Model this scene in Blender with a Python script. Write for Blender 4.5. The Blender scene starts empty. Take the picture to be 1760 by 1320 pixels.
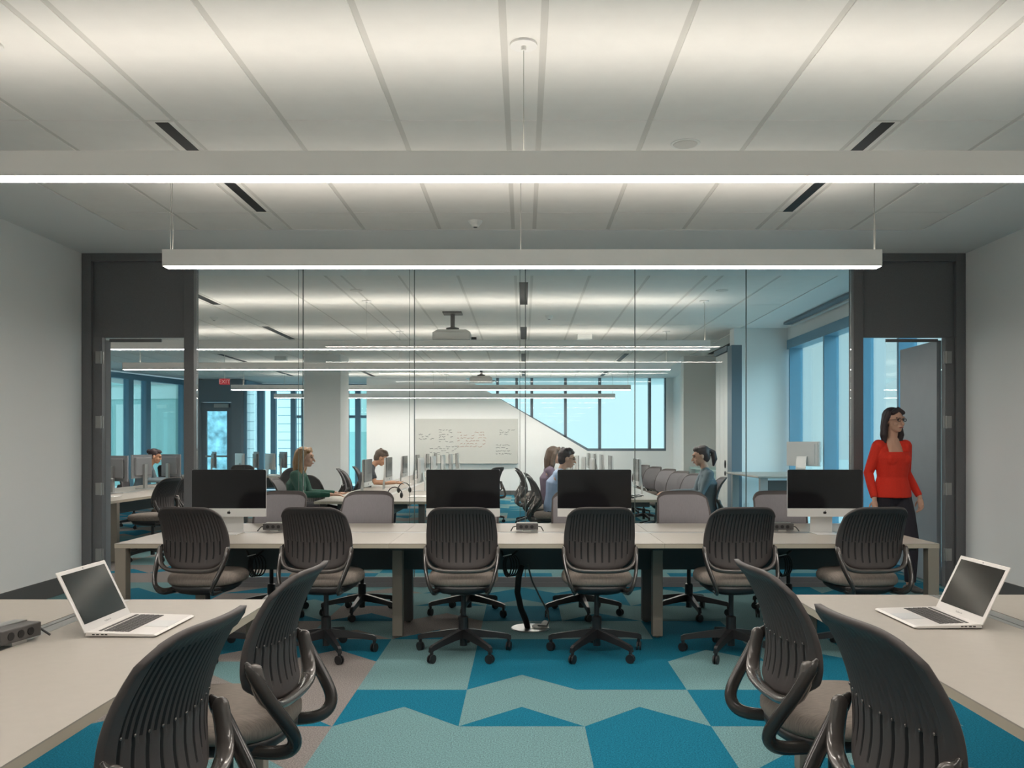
import bpy, math, random
from mathutils import Vector, Matrix, Euler
random.seed(7)
SC = bpy.context.scene
COL = SC.collection
PI = math.pi

# ---------------------------------------------------------------- camera
FPX, CX, CY, H = 1450.0, 900.0, 765.0, 1.36      # focal length in pixels of a 1760 wide frame
cam = bpy.data.cameras.new('camera'); camo = bpy.data.objects.new('camera', cam); COL.objects.link(camo)
camo.location = (0, 0, H); camo.rotation_euler = (PI/2, 0, 0)
cam.sensor_width = 36; cam.lens = FPX/1760*36
cam.shift_x = -(CX-880)/1760; cam.shift_y = (CY-660)/1760
cam.clip_start = .05; cam.clip_end = 300
SC.camera = camo

# ---------------------------------------------------------------- world and exposure
SKY = 1.12
w = bpy.data.worlds.new('world'); SC.world = w; w.use_nodes = True
bg = w.node_tree.nodes['Background']; bg.inputs[0].default_value = (.60, .745, .79, 1); bg.inputs[1].default_value = SKY
SC.view_settings.view_transform = 'Standard'; SC.view_settings.look = 'None'
SC.view_settings.gamma = 1; SC.view_settings.use_curve_mapping = False
SC.view_settings.exposure = 0.42
sun = bpy.data.lights.new('sun', 'SUN'); sun.energy = 3.2; sun.angle = math.radians(50); sun.color = (.52, .82, 1.0)
suno = bpy.data.objects.new('sun', sun); COL.objects.link(suno); suno.rotation_euler = Vector((-.72, .42, -.55)).to_track_quat('-Z', 'Y').to_euler()
SC.cycles.max_bounces = 8; SC.cycles.diffuse_bounces = 5; SC.cycles.transparent_max_bounces = 24
SC.cycles.sample_clamp_indirect = 4.0
UP, DOWN = 7.6, 26.0                               # strength of the pendant lamps' upper and lower lenses

# ---------------------------------------------------------------- materials
def lin(c):
    if isinstance(c, str):
        c = [int(c[i:i+2], 16)/255 for i in (1, 3, 5)]
    return tuple((x/12.92 if x <= .04045 else ((x+.055)/1.055)**2.4) for x in c) + (1,)
def mat(name, col, rough=.5, metal=0, spec=.5, noise=0, nscale=50, bump=0, bscale=200, stretch=None, emit=None, es=0, coat=0):
    m = bpy.data.materials.new(name); m.use_nodes = True; nt = m.node_tree; b = nt.nodes['Principled BSDF']
    c = lin(col); b.inputs['Base Color'].default_value = c
    b.inputs['Roughness'].default_value = rough; b.inputs['Metallic'].default_value = metal
    b.inputs['Specular IOR Level'].default_value = spec
    if coat: b.inputs['Coat Weight'].default_value = coat; b.inputs['Coat Roughness'].default_value = .1
    if emit: b.inputs['Emission Color'].default_value = lin(emit); b.inputs['Emission Strength'].default_value = es
    if noise or bump:
        tc = nt.nodes.new('ShaderNodeTexCoord'); mp = nt.nodes.new('ShaderNodeMapping')
        nt.links.new(tc.outputs['Object'], mp.inputs[0])
        if stretch: mp.inputs['Scale'].default_value = stretch
    if noise:
        n = nt.nodes.new('ShaderNodeTexNoise'); n.inputs['Scale'].default_value = nscale; n.inputs['Detail'].default_value = 3
        nt.links.new(mp.outputs[0], n.inputs[0])
        r = nt.nodes.new('ShaderNodeValToRGB'); r.color_ramp.elements[0].position = .3; r.color_ramp.elements[1].position = .7
        r.color_ramp.elements[0].color = tuple(x*(1-noise) for x in c[:3])+(1,)
        r.color_ramp.elements[1].color = tuple(min(1, x*(1+noise)) for x in c[:3])+(1,)
        nt.links.new(n.outputs[0], r.inputs[0]); nt.links.new(r.outputs[0], b.inputs['Base Color'])
    if bump:
        n = nt.nodes.new('ShaderNodeTexNoise'); n.inputs['Scale'].default_value = bscale
        nt.links.new(mp.outputs[0], n.inputs[0])
        bu = nt.nodes.new('ShaderNodeBump'); bu.inputs['Strength'].default_value = bump; bu.inputs['Distance'].default_value = .002
        nt.links.new(n.outputs[0], bu.inputs['Height']); nt.links.new(bu.outputs[0], b.inputs['Normal'])
    return m
def emis(name, col, s):
    m = bpy.data.materials.new(name); m.use_nodes = True; nt = m.node_tree; nt.nodes.clear()
    e = nt.nodes.new('ShaderNodeEmission'); o = nt.nodes.new('ShaderNodeOutputMaterial')
    e.inputs[0].default_value = lin(col); e.inputs[1].default_value = s; nt.links.new(e.outputs[0], o.inputs[0]); return m
def glassmat(name, tint, rmix=1.0):
    m = bpy.data.materials.new(name); m.use_nodes = True; nt = m.node_tree; nt.nodes.clear()
    t = nt.nodes.new('ShaderNodeBsdfTransparent'); t.inputs[0].default_value = tint+(1,)
    g = nt.nodes.new('ShaderNodeBsdfGlossy'); g.inputs['Roughness'].default_value = .01
    f = nt.nodes.new('ShaderNodeFresnel'); f.inputs[0].default_value = 1.42
    mu = nt.nodes.new('ShaderNodeMath'); mu.operation = 'MULTIPLY'; mu.inputs[1].default_value = rmix
    x = nt.nodes.new('ShaderNodeMixShader'); o = nt.nodes.new('ShaderNodeOutputMaterial')
    nt.links.new(f.outputs[0], mu.inputs[0]); nt.links.new(mu.outputs[0], x.inputs[0])
    nt.links.new(t.outputs[0], x.inputs[1]); nt.links.new(g.outputs[0], x.inputs[2]); nt.links.new(x.outputs[0], o.inputs[0]); return m
M = {}
M['wall'] = mat('wall_paint', '#f1f1ef', .8, bump=.05)
M['ceil'] = mat('ceiling_tile', '#efece7', .9, noise=.015, nscale=8)
M['gap'] = mat('ceiling_channel', '#d6d3cd', .7)
M['gyp'] = mat('ceiling_gypsum', '#ededeb', .85)
M['base'] = mat('baseboard_grey', '#5b5a58', .6)
M['steel'] = mat('frame_charcoal', '#6c6c6e', .45, noise=.06, nscale=120)
M['doorgrey'] = mat('door_grey', '#8a8f93', .35, noise=.03, nscale=6)
M['alu'] = mat('brushed_metal', '#b9bab8', .35, .9)
M['hinge'] = mat('hinge_metal', '#a9a9a6', .45, .8)
M['blue'] = mat('mullion_blue', '#6a96ad', .4)
M['navy'] = mat('mullion_dark', '#64747f', .4)
M['glass'] = glassmat('partition_glass', (.98, .99, .985), .7)
M['wglass'] = glassmat('window_glass', (.85, .96, .97), .5)
M['edge'] = mat('glass_edge', '#5f6a66', .3)
M['fix'] = mat('fixture_white', '#efedea', .5)
M['up'] = emis('lamp_uplight', '#fff7ec', UP)
M['down'] = emis('lamp_lens', '#fff6ed', DOWN)
M['up2'] = emis('lamp_uplight_far', '#fff7ec', UP*1.15); M['down2'] = emis('lamp_lens_far', '#fff6ed', DOWN*1.45)
M['wire'] = mat('wire_grey', '#a5a39c', .4)
M['black'] = mat('slot_black', '#1d1b1b', .6)
M['table'] = mat('tabletop_laminate', '#9c968d', .4, noise=.02, nscale=25)
M['tedge'] = mat('tabletop_edge', '#b0a796', .5)
M['taupe'] = mat('leg_taupe', '#8b8378', .5, .1)
M['dleg'] = mat('leg_dark', '#4f4f4e', .5)
M['panel'] = mat('modesty_dark', '#3a4345', .5)
M['shell'] = mat('chair_shell', '#443f3e', .5, noise=.03, nscale=300, spec=.35)
M['slot'] = mat('chair_slot', '#0d0d0e', .7)
M['mesh'] = mat('chair_mesh', '#757275', .8, noise=.08, nscale=60, stretch=(8, 1, .3))
M['gloss'] = mat('chair_gloss', '#5a5552', .22, .25, coat=.6)
M['arm'] = mat('chair_arm', '#34312f', .2, .1, coat=.5)
M['plast'] = mat('chair_plastic', '#212123', .35)
M['seat'] = mat('seat_fabric', '#7b726a', .9, noise=.22, nscale=40, stretch=(12, .8, 1), bump=.4, bscale=300)
M['screen'] = mat('screen_black', '#07070a', .12, spec=.5)
M['silver'] = mat('computer_aluminium', '#d5d5d3', .35, .35)
M['lapbez'] = mat('laptop_aluminium', '#d2ceca', .4, .4)
M['lapscr'] = mat('laptop_screen', '#241f1b', .06, spec=1)
M['key'] = mat('key_black', '#3a3836', .5)
M['pad'] = mat('touchpad', '#c4c4c2', .3, .3)
M['hub'] = mat('hub_grey', '#4d4b4a', .45)
M['cable'] = mat('cable_black', '#151516', .5)
M['cableg'] = mat('cable_grey', '#4f5655', .5)
M['white'] = mat('white_plastic', '#e6e6e2', .4)
M['mgrey'] = mat('monitor_grey', '#7b7d80', .4)
M['board'] = mat('whiteboard', '#c6c6c0', .25)
M['ink'] = mat('ink_dark', '#4c4f52', .7)
M['inkr'] = mat('ink_red', '#a8755f', .7)
M['red'] = mat('sign_red', '#d8404e', .5, emit='#ff3040', es=.15)
M['txt'] = mat('sign_letters', '#ffd5d5', .5, emit='#ffd0d0', es=.1)
M['teal'] = mat('building_teal', '#a8cfca', .3)
M['teal2'] = mat('building_teal_pale', '#cfe6e0', .4)
M['stone'] = mat('stone_block', '#e6eaea', .8)
M['joint'] = mat('stone_joint', '#7f8b90', .8)
M['hill'] = mat('textured_screen', '#9cc6d2', .8, noise=.5, nscale=4)
M['pave'] = mat('outdoor_paving', '#dfe4e2', .9, noise=.05, nscale=2)
M['skin'] = mat('skin', '#c99f88', .55); M['skin2'] = mat('skin_tan', '#b98a6c', .55)
M['hair'] = mat('hair_dark', '#33272a', .5, noise=.3, nscale=60, stretch=(1, 1, .1)); M['blond'] = mat('hair_blond', '#a27c52', .5, noise=.25, nscale=60, stretch=(1, 1, .1))
M['brown'] = mat('hair_brown', '#57463a', .5, noise=.25, nscale=60, stretch=(1, 1, .1))
M['redtop'] = mat('sweater_red', '#d8301c', .85, noise=.05, nscale=90); M['trous'] = mat('trousers_dark', '#25222b', .85)
M['green'] = mat('sweater_green', '#1f5446', .85); M['tee'] = mat('tee_grey', '#3e4145', .85); M['bluet'] = mat('shirt_blue', '#9fb4d2', .8)
M['greyt'] = mat('jacket_grey', '#6b7a82', .8); M['plum'] = mat('top_plum', '#6f6272', .85)
M['eye'] = mat('eye_dark', '#201815', .3); M['lip'] = mat('lip', '#a3564c', .5)

# carpet: three yarn colours with fine mottling
def carpet(name, a):
    m = mat(name, a, .95, noise=.42, nscale=150, bump=.5, bscale=260); m.node_tree.nodes['Principled BSDF'].inputs['Specular IOR Level'].default_value = .1; return m
M['c_light'] = carpet('carpet_pale_teal', '#66878a'); M['c_blue'] = carpet('carpet_blue', '#17667d'); M['c_grey'] = carpet('carpet_grey', '#7f7976')

# ---------------------------------------------------------------- mesh builder
class MB:
    def __init__(s): s.v = []; s.f = []; s.m = []; s.M = Matrix.Identity(4)
    def add(s, vs, fs, mi=0):
        o = len(s.v); s.v += [tuple(s.M @ Vector(p)) for p in vs]
        for f in fs: s.f.append(tuple(i+o for i in f)); s.m.append(mi)
        return s
    def box(s, x0, x1, y0, y1, z0, z1, mi=0):
        vs = [(x, y, z) for z in (z0, z1) for y in (y0, y1) for x in (x0, x1)]
        return s.add(vs, [(0, 2, 3, 1), (4, 5, 7, 6), (0, 1, 5, 4), (2, 6, 7, 3), (0, 4, 6, 2), (1, 3, 7, 5)], mi)
    def cbox(s, c, d, mi=0, rot=None):
        R = Euler(rot).to_matrix() if rot else Matrix.Identity(3)
        vs = [Vector(c)+R @ Vector((x*d[0]/2, y*d[1]/2, z*d[2]/2)) for z in (-1, 1) for y in (-1, 1) for x in (-1, 1)]
        return s.add(vs, [(0, 2, 3, 1), (4, 5, 7, 6), (0, 1, 5, 4), (2, 6, 7, 3), (0, 4, 6, 2), (1, 3, 7, 5)], mi)
    def prism(s, poly, fn, a, b, mi=0):          # poly in 2D, fn(u,v,t)->xyz
        n = len(poly); vs = [fn(u, v, a) for u, v in poly]+[fn(u, v, b) for u, v in poly]
        fs = [tuple(range(n))[::-1], tuple(range(n, 2*n))]+[(i, (i+1) % n, n+(i+1) % n, n+i) for i in range(n)]
        return s.add(vs, fs, mi)
    def tube(s, pts, r, n=8, mi=0, round_=False, flat=None, lat=None):
        pts = [Vector(p) for p in pts]; R = r if isinstance(r, (list, tuple)) else [r]*len(pts)
        if round_:                               # hemispherical ends
            d0 = (pts[0]-pts[1]).normalized(); d1 = (pts[-1]-pts[-2]).normalized()
            a = [(pts[0]+d0*R[0]*math.sin(t), R[0]*math.cos(t)) for t in (1.35, 1.0, .55)]
            b = [(pts[-1]+d1*R[-1]*math.sin(t), R[-1]*math.cos(t)) for t in (.55, 1.0, 1.35)]
            pts = [p for p, _ in a]+pts+[p for p, _ in b]; R = [q for _, q in a]+list(R)+[q for _, q in b]
        vs = []; up = None
        for i, p in enumerate(pts):
            d = (pts[min(i+1, len(pts)-1)]-pts[max(i-1, 0)]).normalized()
            if up is None: up = Vector((0, 0, 1)) if abs(d.z) < .9 else Vector((0, 1, 0))
            a = d.cross(up)
            if a.length < 1e-4: a = d.cross(Vector((1, 0, 0)))
            a.normalize()
            if lat: a = Vector(lat)
            b = a.cross(d).normalized(); up = b
            fl = flat or (1, 1)
            for k in range(n):
                t = 2*PI*k/n; vs.append(p+a*math.cos(t)*R[i]*fl[0]+b*math.sin(t)*R[i]*fl[1])
        m = len(pts); fs = [(i*n+k, i*n+(k+1) % n, (i+1)*n+(k+1) % n, (i+1)*n+k) for i in range(m-1) for k in range(n)]
        fs += [tuple(range(n))[::-1], tuple(range((m-1)*n, m*n))]
        return s.add(vs, fs, mi)
    def lathe(s, prof, c=(0, 0, 0), n=20, mi=0, axis='z'):
        vs = []
        for r, z in prof:
            for k in range(n):
                t = 2*PI*k/n; x, y = r*math.cos(t), r*math.sin(t)
                vs.append((c[0]+x, c[1]+y, c[2]+z) if axis == 'z' else ((c[0]+z, c[1]+x, c[2]+y) if axis == 'x' else (c[0]+x, c[1]+z, c[2]+y)))
        m = len(prof); fs = [(i*n+k, i*n+(k+1) % n, (i+1)*n+(k+1) % n, (i+1)*n+k) for i in range(m-1) for k in range(n)]
        fs += [tuple(range(n))[::-1], tuple(range((m-1)*n, m*n))]
        return s.add(vs, fs, mi)
    def ell(s, c, r, mi=0, rot=None, n=14):
        R = Euler(rot).to_matrix() if rot else Matrix.Identity(3); vs = []; k = n//2+1
        for i in range(k):
            p = PI*(i+.02)/(k-1+.04)
            for j in range(n):
                t = 2*PI*j/n
                vs.append(Vector(c)+R @ Vector((r[0]*math.sin(p)*math.cos(t), r[1]*math.sin(p)*math.sin(t), r[2]*math.cos(p))))
        fs = [(i*n+j, (i+1)*n+j, (i+1)*n+(j+1) % n, i*n+(j+1) % n) for i in range(k-1) for j in range(n)]
        fs += [tuple(range(n)), tuple(range((k-1)*n, k*n))[::-1]]
        return s.add(vs, fs, mi)
    def pad(s, c, rx, ry, levels, n=32, ex=3.2, mi=0):     # stacked superellipse rings
        vs = []
        for z, q, dy in levels:
            for k in range(n):
                t = 2*PI*k/n; ct, st = math.cos(t), math.sin(t)
                vs.append((c[0]+rx*q*math.copysign(abs(ct)**(2/ex), ct), c[1]+dy+ry*q*math.copysign(abs(st)**(2/ex), st), c[2]+z))
        m = len(levels); fs = [(i*n+k, i*n+(k+1) % n, (i+1)*n+(k+1) % n, (i+1)*n+k) for i in range(m-1) for k in range(n)]
        fs += [tuple(range(n))[::-1], tuple(range((m-1)*n, m*n))]
        return s.add(vs, fs, mi)
    def build(s, name, mats, parent=None, smooth=False, bevel=0, remesh=0):
        me = bpy.data.meshes.new(name); me.from_pydata(s.v, [], s.f); me.update()
        for q in (mats if isinstance(mats, (list, tuple)) else [mats]): me.materials.append(M[q])
        me.polygons.foreach_set('material_index', s.m)
        if smooth: me.polygons.foreach_set('use_smooth', [True]*len(s.f))
        o = bpy.data.objects.new(name, me); COL.objects.link(o); o.parent = parent
        if bevel:
            b = o.modifiers.new('bevel', 'BEVEL'); b.width = bevel; b.segments = 2; b.limit_method = 'ANGLE'; b.harden_normals = False
        if remesh:
            b = o.modifiers.new('remesh', 'REMESH'); b.mode = 'VOXEL'; b.voxel_size = remesh; b.use_smooth_shade = True
            sm = o.modifiers.new('smooth', 'SMOOTH'); sm.factor = .5; sm.iterations = 3
        return o
def tag(o, label=None, cat=None, group=None, kind=None):
    if label: o['label'] = label
    if cat: o['category'] = cat
    if group: o['group'] = group
    if kind: o['kind'] = kind
    return o
def empty(name, loc=(0, 0, 0), rz=0, **k):
    o = bpy.data.objects.new(name, None); COL.objects.link(o); o.location = loc; o.rotation_euler = (0, 0, rz); o.empty_display_size = .05
    return tag(o, **k)
def struct(o): o['kind'] = 'structure'; return o
def copy_tree(o, parent=None):
    c = o.copy(); COL.objects.link(c); c.parent = parent
    for ch in list(o.children): copy_tree(ch, c)
    return c
def place(proto, first, loc, rz, label, group=None):
    o = proto if first else copy_tree(proto)
    o.location = loc; o.rotation_euler = (0, 0, rz); o['label'] = label
    if group: o['group'] = group
    return o
def PX(x, Y): return (x-CX)*Y/FPX
def PZ(y, Y): return H-(y-CY)*Y/FPX

def textmesh(tc, parent):
    t = bpy.data.objects.new('tmp', tc); COL.objects.link(t); bpy.context.view_layer.update()
    me = bpy.data.meshes.new_from_object(t.evaluated_get(bpy.context.evaluated_depsgraph_get())); bpy.data.objects.remove(t)
    o = bpy.data.objects.new('lettering', me); COL.objects.link(o); o.parent = parent; return o

# ================================================================ SETTING
ZC = 3.196; YG = 8.115; XL, XR = -4.225, 4.225; YB = -2.4; YF = 23.0
# floor with the carpet tile pattern (each tile = field + arrow wedge)
S = .611; X0 = -.315; Y0 = 4.079
field, wedge = {}, {}
L, B, G = 0, 1, 2
# columns: -5..; rows: 0 is the tile between Y0 and Y0+S
def setr(j, i0, f, wd):
    for k, (a, b) in enumerate(zip(f, wd)): field[(i0+k, j)] = a; wedge[(i0+k, j)] = b
# i=0 is the tile X -.315...296
setr(-1, -5, [G, B, B, G, L, L, B, L, B, B, L], [G, G, B, L, L, L, B, B, B, L, B])
setr(0, -5, [G, G, G, G, B, L, L, B, L, B, B], [G, B, B, B, L, B, B, B, B, B, L])
setr(1, -5, [G, G, L, G, L, B, B, L, B, L, B], [G, B, G, G, L, L, B, L, B, L, B])
setr(2, -5, [L, G, B, B, L, B, B, B, L, B, B], [G, G, G, G, L, B, B, L, B, L, B])
setr(3, -5, [G, L, G, L, G, L, L, B, L, B, L], [G, L, B, G, B, L, L, B, B, L, B])
def tcol(i, j):
    if (i, j) in field: return field[(i, j)], wedge[(i, j)]
    rnd = random.Random(i*7919+j*104729+13)
    p = .42 if i < -3 else (.16 if i < 0 else .04)
    pick = lambda: G if rnd.random() < p else (L if rnd.random() < .5 else B)
    return pick(), pick()
mb = MB()
for i in range(-20, 9):
    for j in range(-12, 36):
        x0 = X0+i*S; y0 = Y0+j*S; x1 = x0+S; y1 = y0+S; xm = x0+S/2; ym = y0+S/2
        if x1 < -11.9 or x0 > 4.3 or y1 < YB-.1 or y0 > 25.2: continue
        if y0 < YG-.5 and (x1 < XL-.1): continue
        a, b = tcol(i, j)
        mb.add([(x0, y0, 0), (x1, y0, 0), (x1, y1, 0), (x0, y1, 0), (xm, ym, 0)], [(0, 4, 3), (4, 1, 2), (4, 2, 3)], a)
        mb.add([(x0, y0, 0), (x1, y0, 0), (xm, ym, 0)], [(0, 1, 2)], b)
struct(mb.build('floor', ['c_light', 'c_blue', 'c_grey']))

# ceiling: gypsum slab with tile field hung a little below
mb = MB()
mb.box(XL-.15, XR+.15, YB-.1, YG+.1, ZC+.02, ZC+.16, 1)
mb.box(-12.2, XR+.15, YG+.1, 26, ZC+.02, ZC+.16, 1)
xl = [-3.41, -2.78, -2.154, -1.98, -1.36, -.715, -.09, .09, .715, 1.36, 1.98, 2.154, 2.78, 3.41]
def tiles(xs, ys, slots):
    for a, b in zip(xs, xs[1:]):
        for c, d in zip(ys, ys[1:]):
            if b-a < .25 and (c, d) in slots and slots[(c, d)](a): continue
            mb.box(a+.016, b-.016, c+.005, d-.005, ZC, ZC+.03, 0)
ysn = [YB+.3, -.88, 1.003, 2.887, 4.771, 6.655, 7.195]
tiles(xl, ysn, {(4.771, 6.655): lambda a: abs(a) > .5})
mb.box(-3.41, 3.41, YB+.3, 7.195, ZC+.005, ZC+.03, 2)
# gypsum border of the near room
for q in ((XL, XR, 7.195, YG+.1), (XL, -3.41, YB, 7.195), (3.41, XR, YB, 7.195), (-3.41, 3.41, YB, YB+.3)): mb.box(q[0], q[1], q[2], q[3], ZC-.004, ZC+.03, 1)
xf = [x-4.87*k for k in (2, 1, 0) for x in (-2.154+.0, -1.98, -1.36, -.715)] 
xf = sorted(set([round(v, 3) for v in [-9.0, -8.43, -7.85, -7.28, -6.70, -6.215, -6.04, -5.4, -4.75, -4.09, -3.915]+xl[1:]]))
ysf = [9.12+1.884*k for k in range(8)]+[22.6]
tiles(xf, ysf, {})
mb.box(-9.0, 3.41, 9.12, 22.6, ZC+.005, ZC+.03, 2)
for q in ((-12, 4.2, YG+.1, 9.12), (-12, -9.0, 9.12, 22.6), (3.41, 4.2, 9.12, 22.6), (-12, 4.2, 22.6, 25)): mb.box(q[0], q[1], q[2], q[3], ZC-.004, ZC+.03, 1)
struct(mb.build('ceiling', ['ceil', 'gyp', 'gap']))

# walls
struct(MB().box(XL-.12, XL, YB, YG+.06, 0, ZC+.1).build('wall_left', 'wall'))
struct(MB().box(XR, XR+.12, YB, YG+.06, 0, ZC+.1).build('wall_right', 'wall'))
struct(MB().box(XL-.12, XR+.12, YB-.12, YB, 0, ZC+.1).build('wall_back', 'wall'))
struct(MB().box(XL, XL+.012, YB, YG-.06, 0, .16).build('baseboard_left', 'base'))
struct(MB().box(XR-.012, XR, YB, YG-.06, 0, .16).build('baseboard_right', 'base'))
# far room shell
struct(MB().box(-12, XL-.12, YG-.06, YG+.06, 0, ZC+.1).build('wall_front_left', 'wall'))
struct(MB().box(-12.1, -12, YG, 14.3, 0, ZC+.1).build('wall_west', 'wall'))
# far wall with the slanted window cut out of it
wx0, wx1, wz0, wz1 = 1.745, 3.886, 1.233, 3.15
FY = YF
xe = -1.62
mb = MB()
def fw(poly): mb.prism(poly, lambda u, v, t: (u, t, v), FY, FY+.25)
fw([(-4.16, 0), (4.08, 0), (4.08, 1.2), (-4.16, 1.2)])
fw([(-4.16, 1.2), (wx0, 1.2), (xe, 3.2), (-4.16, 3.2)])
fw([(wx1, 1.2), (4.08, 1.2), (4.08, 3.2), (wx1, 3.2)])
struct(mb.build('wall_far', 'wall'))
struct(MB().box(-4.16, 4.08, FY-.015, FY, 0, .12).build('baseboard_far', 'base'))
struct(MB().box(4.08, 4.2, 13.23, FY+.25, 0, ZC+.1).build('wall_east', 'wall'))
struct(MB().box(3.30, 4.08, 13.23, 13.5, 0, ZC).build('wall_return', 'wall'))
struct(MB().box(3.30, 4.06, 17.4, 17.7, 0, ZC).build('wall_alcove', 'wall'))
struct(MB().box(-4.28, -4.16, 23.0, 25.1, 0, ZC).build('wall_niche', 'wall'))
struct(MB().box(-4.43, -3.69, 17.0, 17.8, 0, ZC).build('wall_pillar', 'wall'))

# partition panes, butt jointed, each its own window
jx = [-3.145, -2.12, -1.05, .017, 1.07, 2.14, 3.15]
for k in range(6):
    a, b = jx[k]+.004, jx[k+1]-.004
    g = struct(MB().box(a, b, YG-.006, YG+.006, .09, ZC-.03).build('window_%d' % (k+1), 'glass'))
    mbe = MB()
    if k: mbe.box(a-.008, a-.0005, YG-.007, YG+.007, .09, ZC-.03)
    if k in (1, 2, 3): mbe.box(a-.058, a-.054, YG+.03, YG+.036, .09, ZC-.03)  # second thin strip behind the pane, repeating the joint line
    if mbe.v: mbe.build('joint_strip', 'edge', g)
struct(MB().box(-3.145, 3.15, YG-.03, YG+.03, 0, .045).box(-3.145, 3.15, YG-.02, YG+.02, .045, .092).build('trim_1', 'steel'))
struct(MB().box(-3.145, 3.15, YG-.03, YG+.03, ZC-.035, ZC-.002).build('trim_2', 'steel'))

# doors in the partition
def door(n, sgn, leaf_ang, label):
    r = struct(empty('door_%d' % n, (0, YG, 0)))
    r['label'] = label
    f = MB(); X = lambda v: sgn*v
    def bx(a, b, y0, y1, z0, z1): f.box(min(X(a), X(b)), max(X(a), X(b)), y0, y1, z0, z1)
    bx(3.15, 3.245, -.06, .06, 0, ZC-.004); bx(4.13, 4.222, -.06, .06, 0, ZC-.004); bx(3.245, 4.13, -.06, .06, ZC-.08, ZC-.004)
    bx(4.04, 4.13, -.03, .045, 0, 2.393)
    f.build('door_frame', 'steel', r, bevel=.003)
    p = MB(); p.box(min(X(3.245), X(4.13)), max(X(3.245), X(4.13)), -.02, .03, 2.393, ZC-.08); p.build('transom_panel', 'steel', r)
    hinge = bpy.data.objects.new('door_leaf', MB().box(0, .83, -.022, .022, .012, 2.375).build('tmp', 'doorgrey').data)
    bpy.data.objects.remove(bpy.data.objects['tmp']); COL.objects.link(hinge); hinge.parent = r
    hinge.location = (X(4.03), .07, 0); hinge.rotation_euler = (0, 0, leaf_ang)
    hd = MB().cbox((.76, -.05, 1.0), (.12, .018, .018)).cbox((.76, .05, 1.0), (.12, .018, .018)).tube([(.77, -.05, 1.0), (.77, .05, 1.0)], .01)
    hd.build('door_handle', 'alu', hinge)
    for z in (2.2, 1.58, .94, .31):
        MB().box(min(X(4.025), X(4.10)), max(X(4.025), X(4.10)), -.037, -.028, z-.058, z+.058).tube([(X(4.045), -.042, z-.06), (X(4.045), -.042, z+.06)], .009).build('hinge', 'hinge', r)
    MB().box(min(X(3.5), X(4.0)), max(X(3.5), X(4.0)), .03, .05, 2.355, 2.385).build('door_closer', 'steel', r)
    return r
door(1, -1, PI/2+math.radians(27), 'charcoal door frame at left of the glass wall with its leaf swung open')
door(2, 1, PI/2-math.radians(1), 'charcoal door frame at right of the glass wall with grey leaf swung open')

# exterior glazing
def glazing(n, p0, p1, z0, z1, fr, m='blue', depth=.16, mw=.12, top=.14, bot=.1, extra=(), gy=0):
    p0, p1 = Vector(p0), Vector(p1); d = p1-p0; L_ = d.length; ang = math.atan2(d.y, d.x)
    r = struct(empty('window_%d' % n, (p0.x, p0.y, 0), ang))
    f = MB().box(0, L_, -depth/2, depth/2, z0, z0+bot).box(0, L_, -depth/2, depth/2, z1-top, z1)
    for t in fr: f.box(max(0, t*L_-mw/2), min(L_, t*L_+mw/2), -depth/2, depth/2, z0+bot, z1-top)
    for (a, b, z) in extra: f.box(a*L_, b*L_, -depth/3, depth/3, z-.04, z+.04)
    f.build('window_frame', m, r)
    MB().box(.01, L_-.01, gy-.006, gy+.006, z0+.02, z1-.02).build('pane', 'wglass', r)
    return r
glazing(11, (4.225, YG+.08), (4.225, 13.22), .05, 3.0, [.01, .22, .449, .678, .976], mw=.05, depth=.20, gy=-.07)
struct(MB().box(4.14, 4.35, YG+.06, 13.22, 3.0, ZC+.1).build('wall_header', 'gyp'))
glazing(12, (-11.5, 14.3), (-10.1, 20.4), .05, ZC, [0, .25, .5, .75, 1], mw=.2)
glazing(13, (-10.1, 20.4), (-9.3, 23.4), .05, ZC-.05, [0, .248, .452, .922], mw=.17)
struct(MB().box(-12, -11.5, 14.2, 14.32, 0, ZC+.1).build('wall_corner', 'wall'))
glazing(15, (-7.75, 25.0), (-4.28, 25.0), .05, ZC-.02, [0, .10, .27, .36, .72, .82, 1], mw=.15, extra=[(.3, 1, 2.2)])
# door in the far left facade
r = struct(empty('door_3', (-9.2, 23.4, 0)))
f = MB().box(0, .28, -.1, .1, 0, ZC).box(1.12, 1.4, -.1, .1, 0, ZC).box(.28, 1.12, -.1, .1, 2.55, ZC-.02)
f.build('door_frame', 'navy', r)
lf = MB().box(.28, .42, -.03, .03, .02, 2.54).box(.98, 1.12, -.03, .03, .02, 2.54).box(.42, .98, -.03, .03, 2.3, 2.54).box(.42, .98, -.03, .03, .02, .3).build('door_leaf', 'navy', r)
MB().box(.42, .98, -.005, .005, .3, 2.3).build('pane', 'wglass', r)
MB().cbox((.7, -.07, 1.05), (.6, .04, .05)).build('push_bar', 'alu', r)
MB().cbox((.85, -.08, 2.45), (.4, .07, .1)).build('door_closer', 'alu', r)
glazing(14, (-7.8, 23.5), (-7.8, 25.0), .05, ZC-.02, [0, 1], mw=.12)
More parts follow.
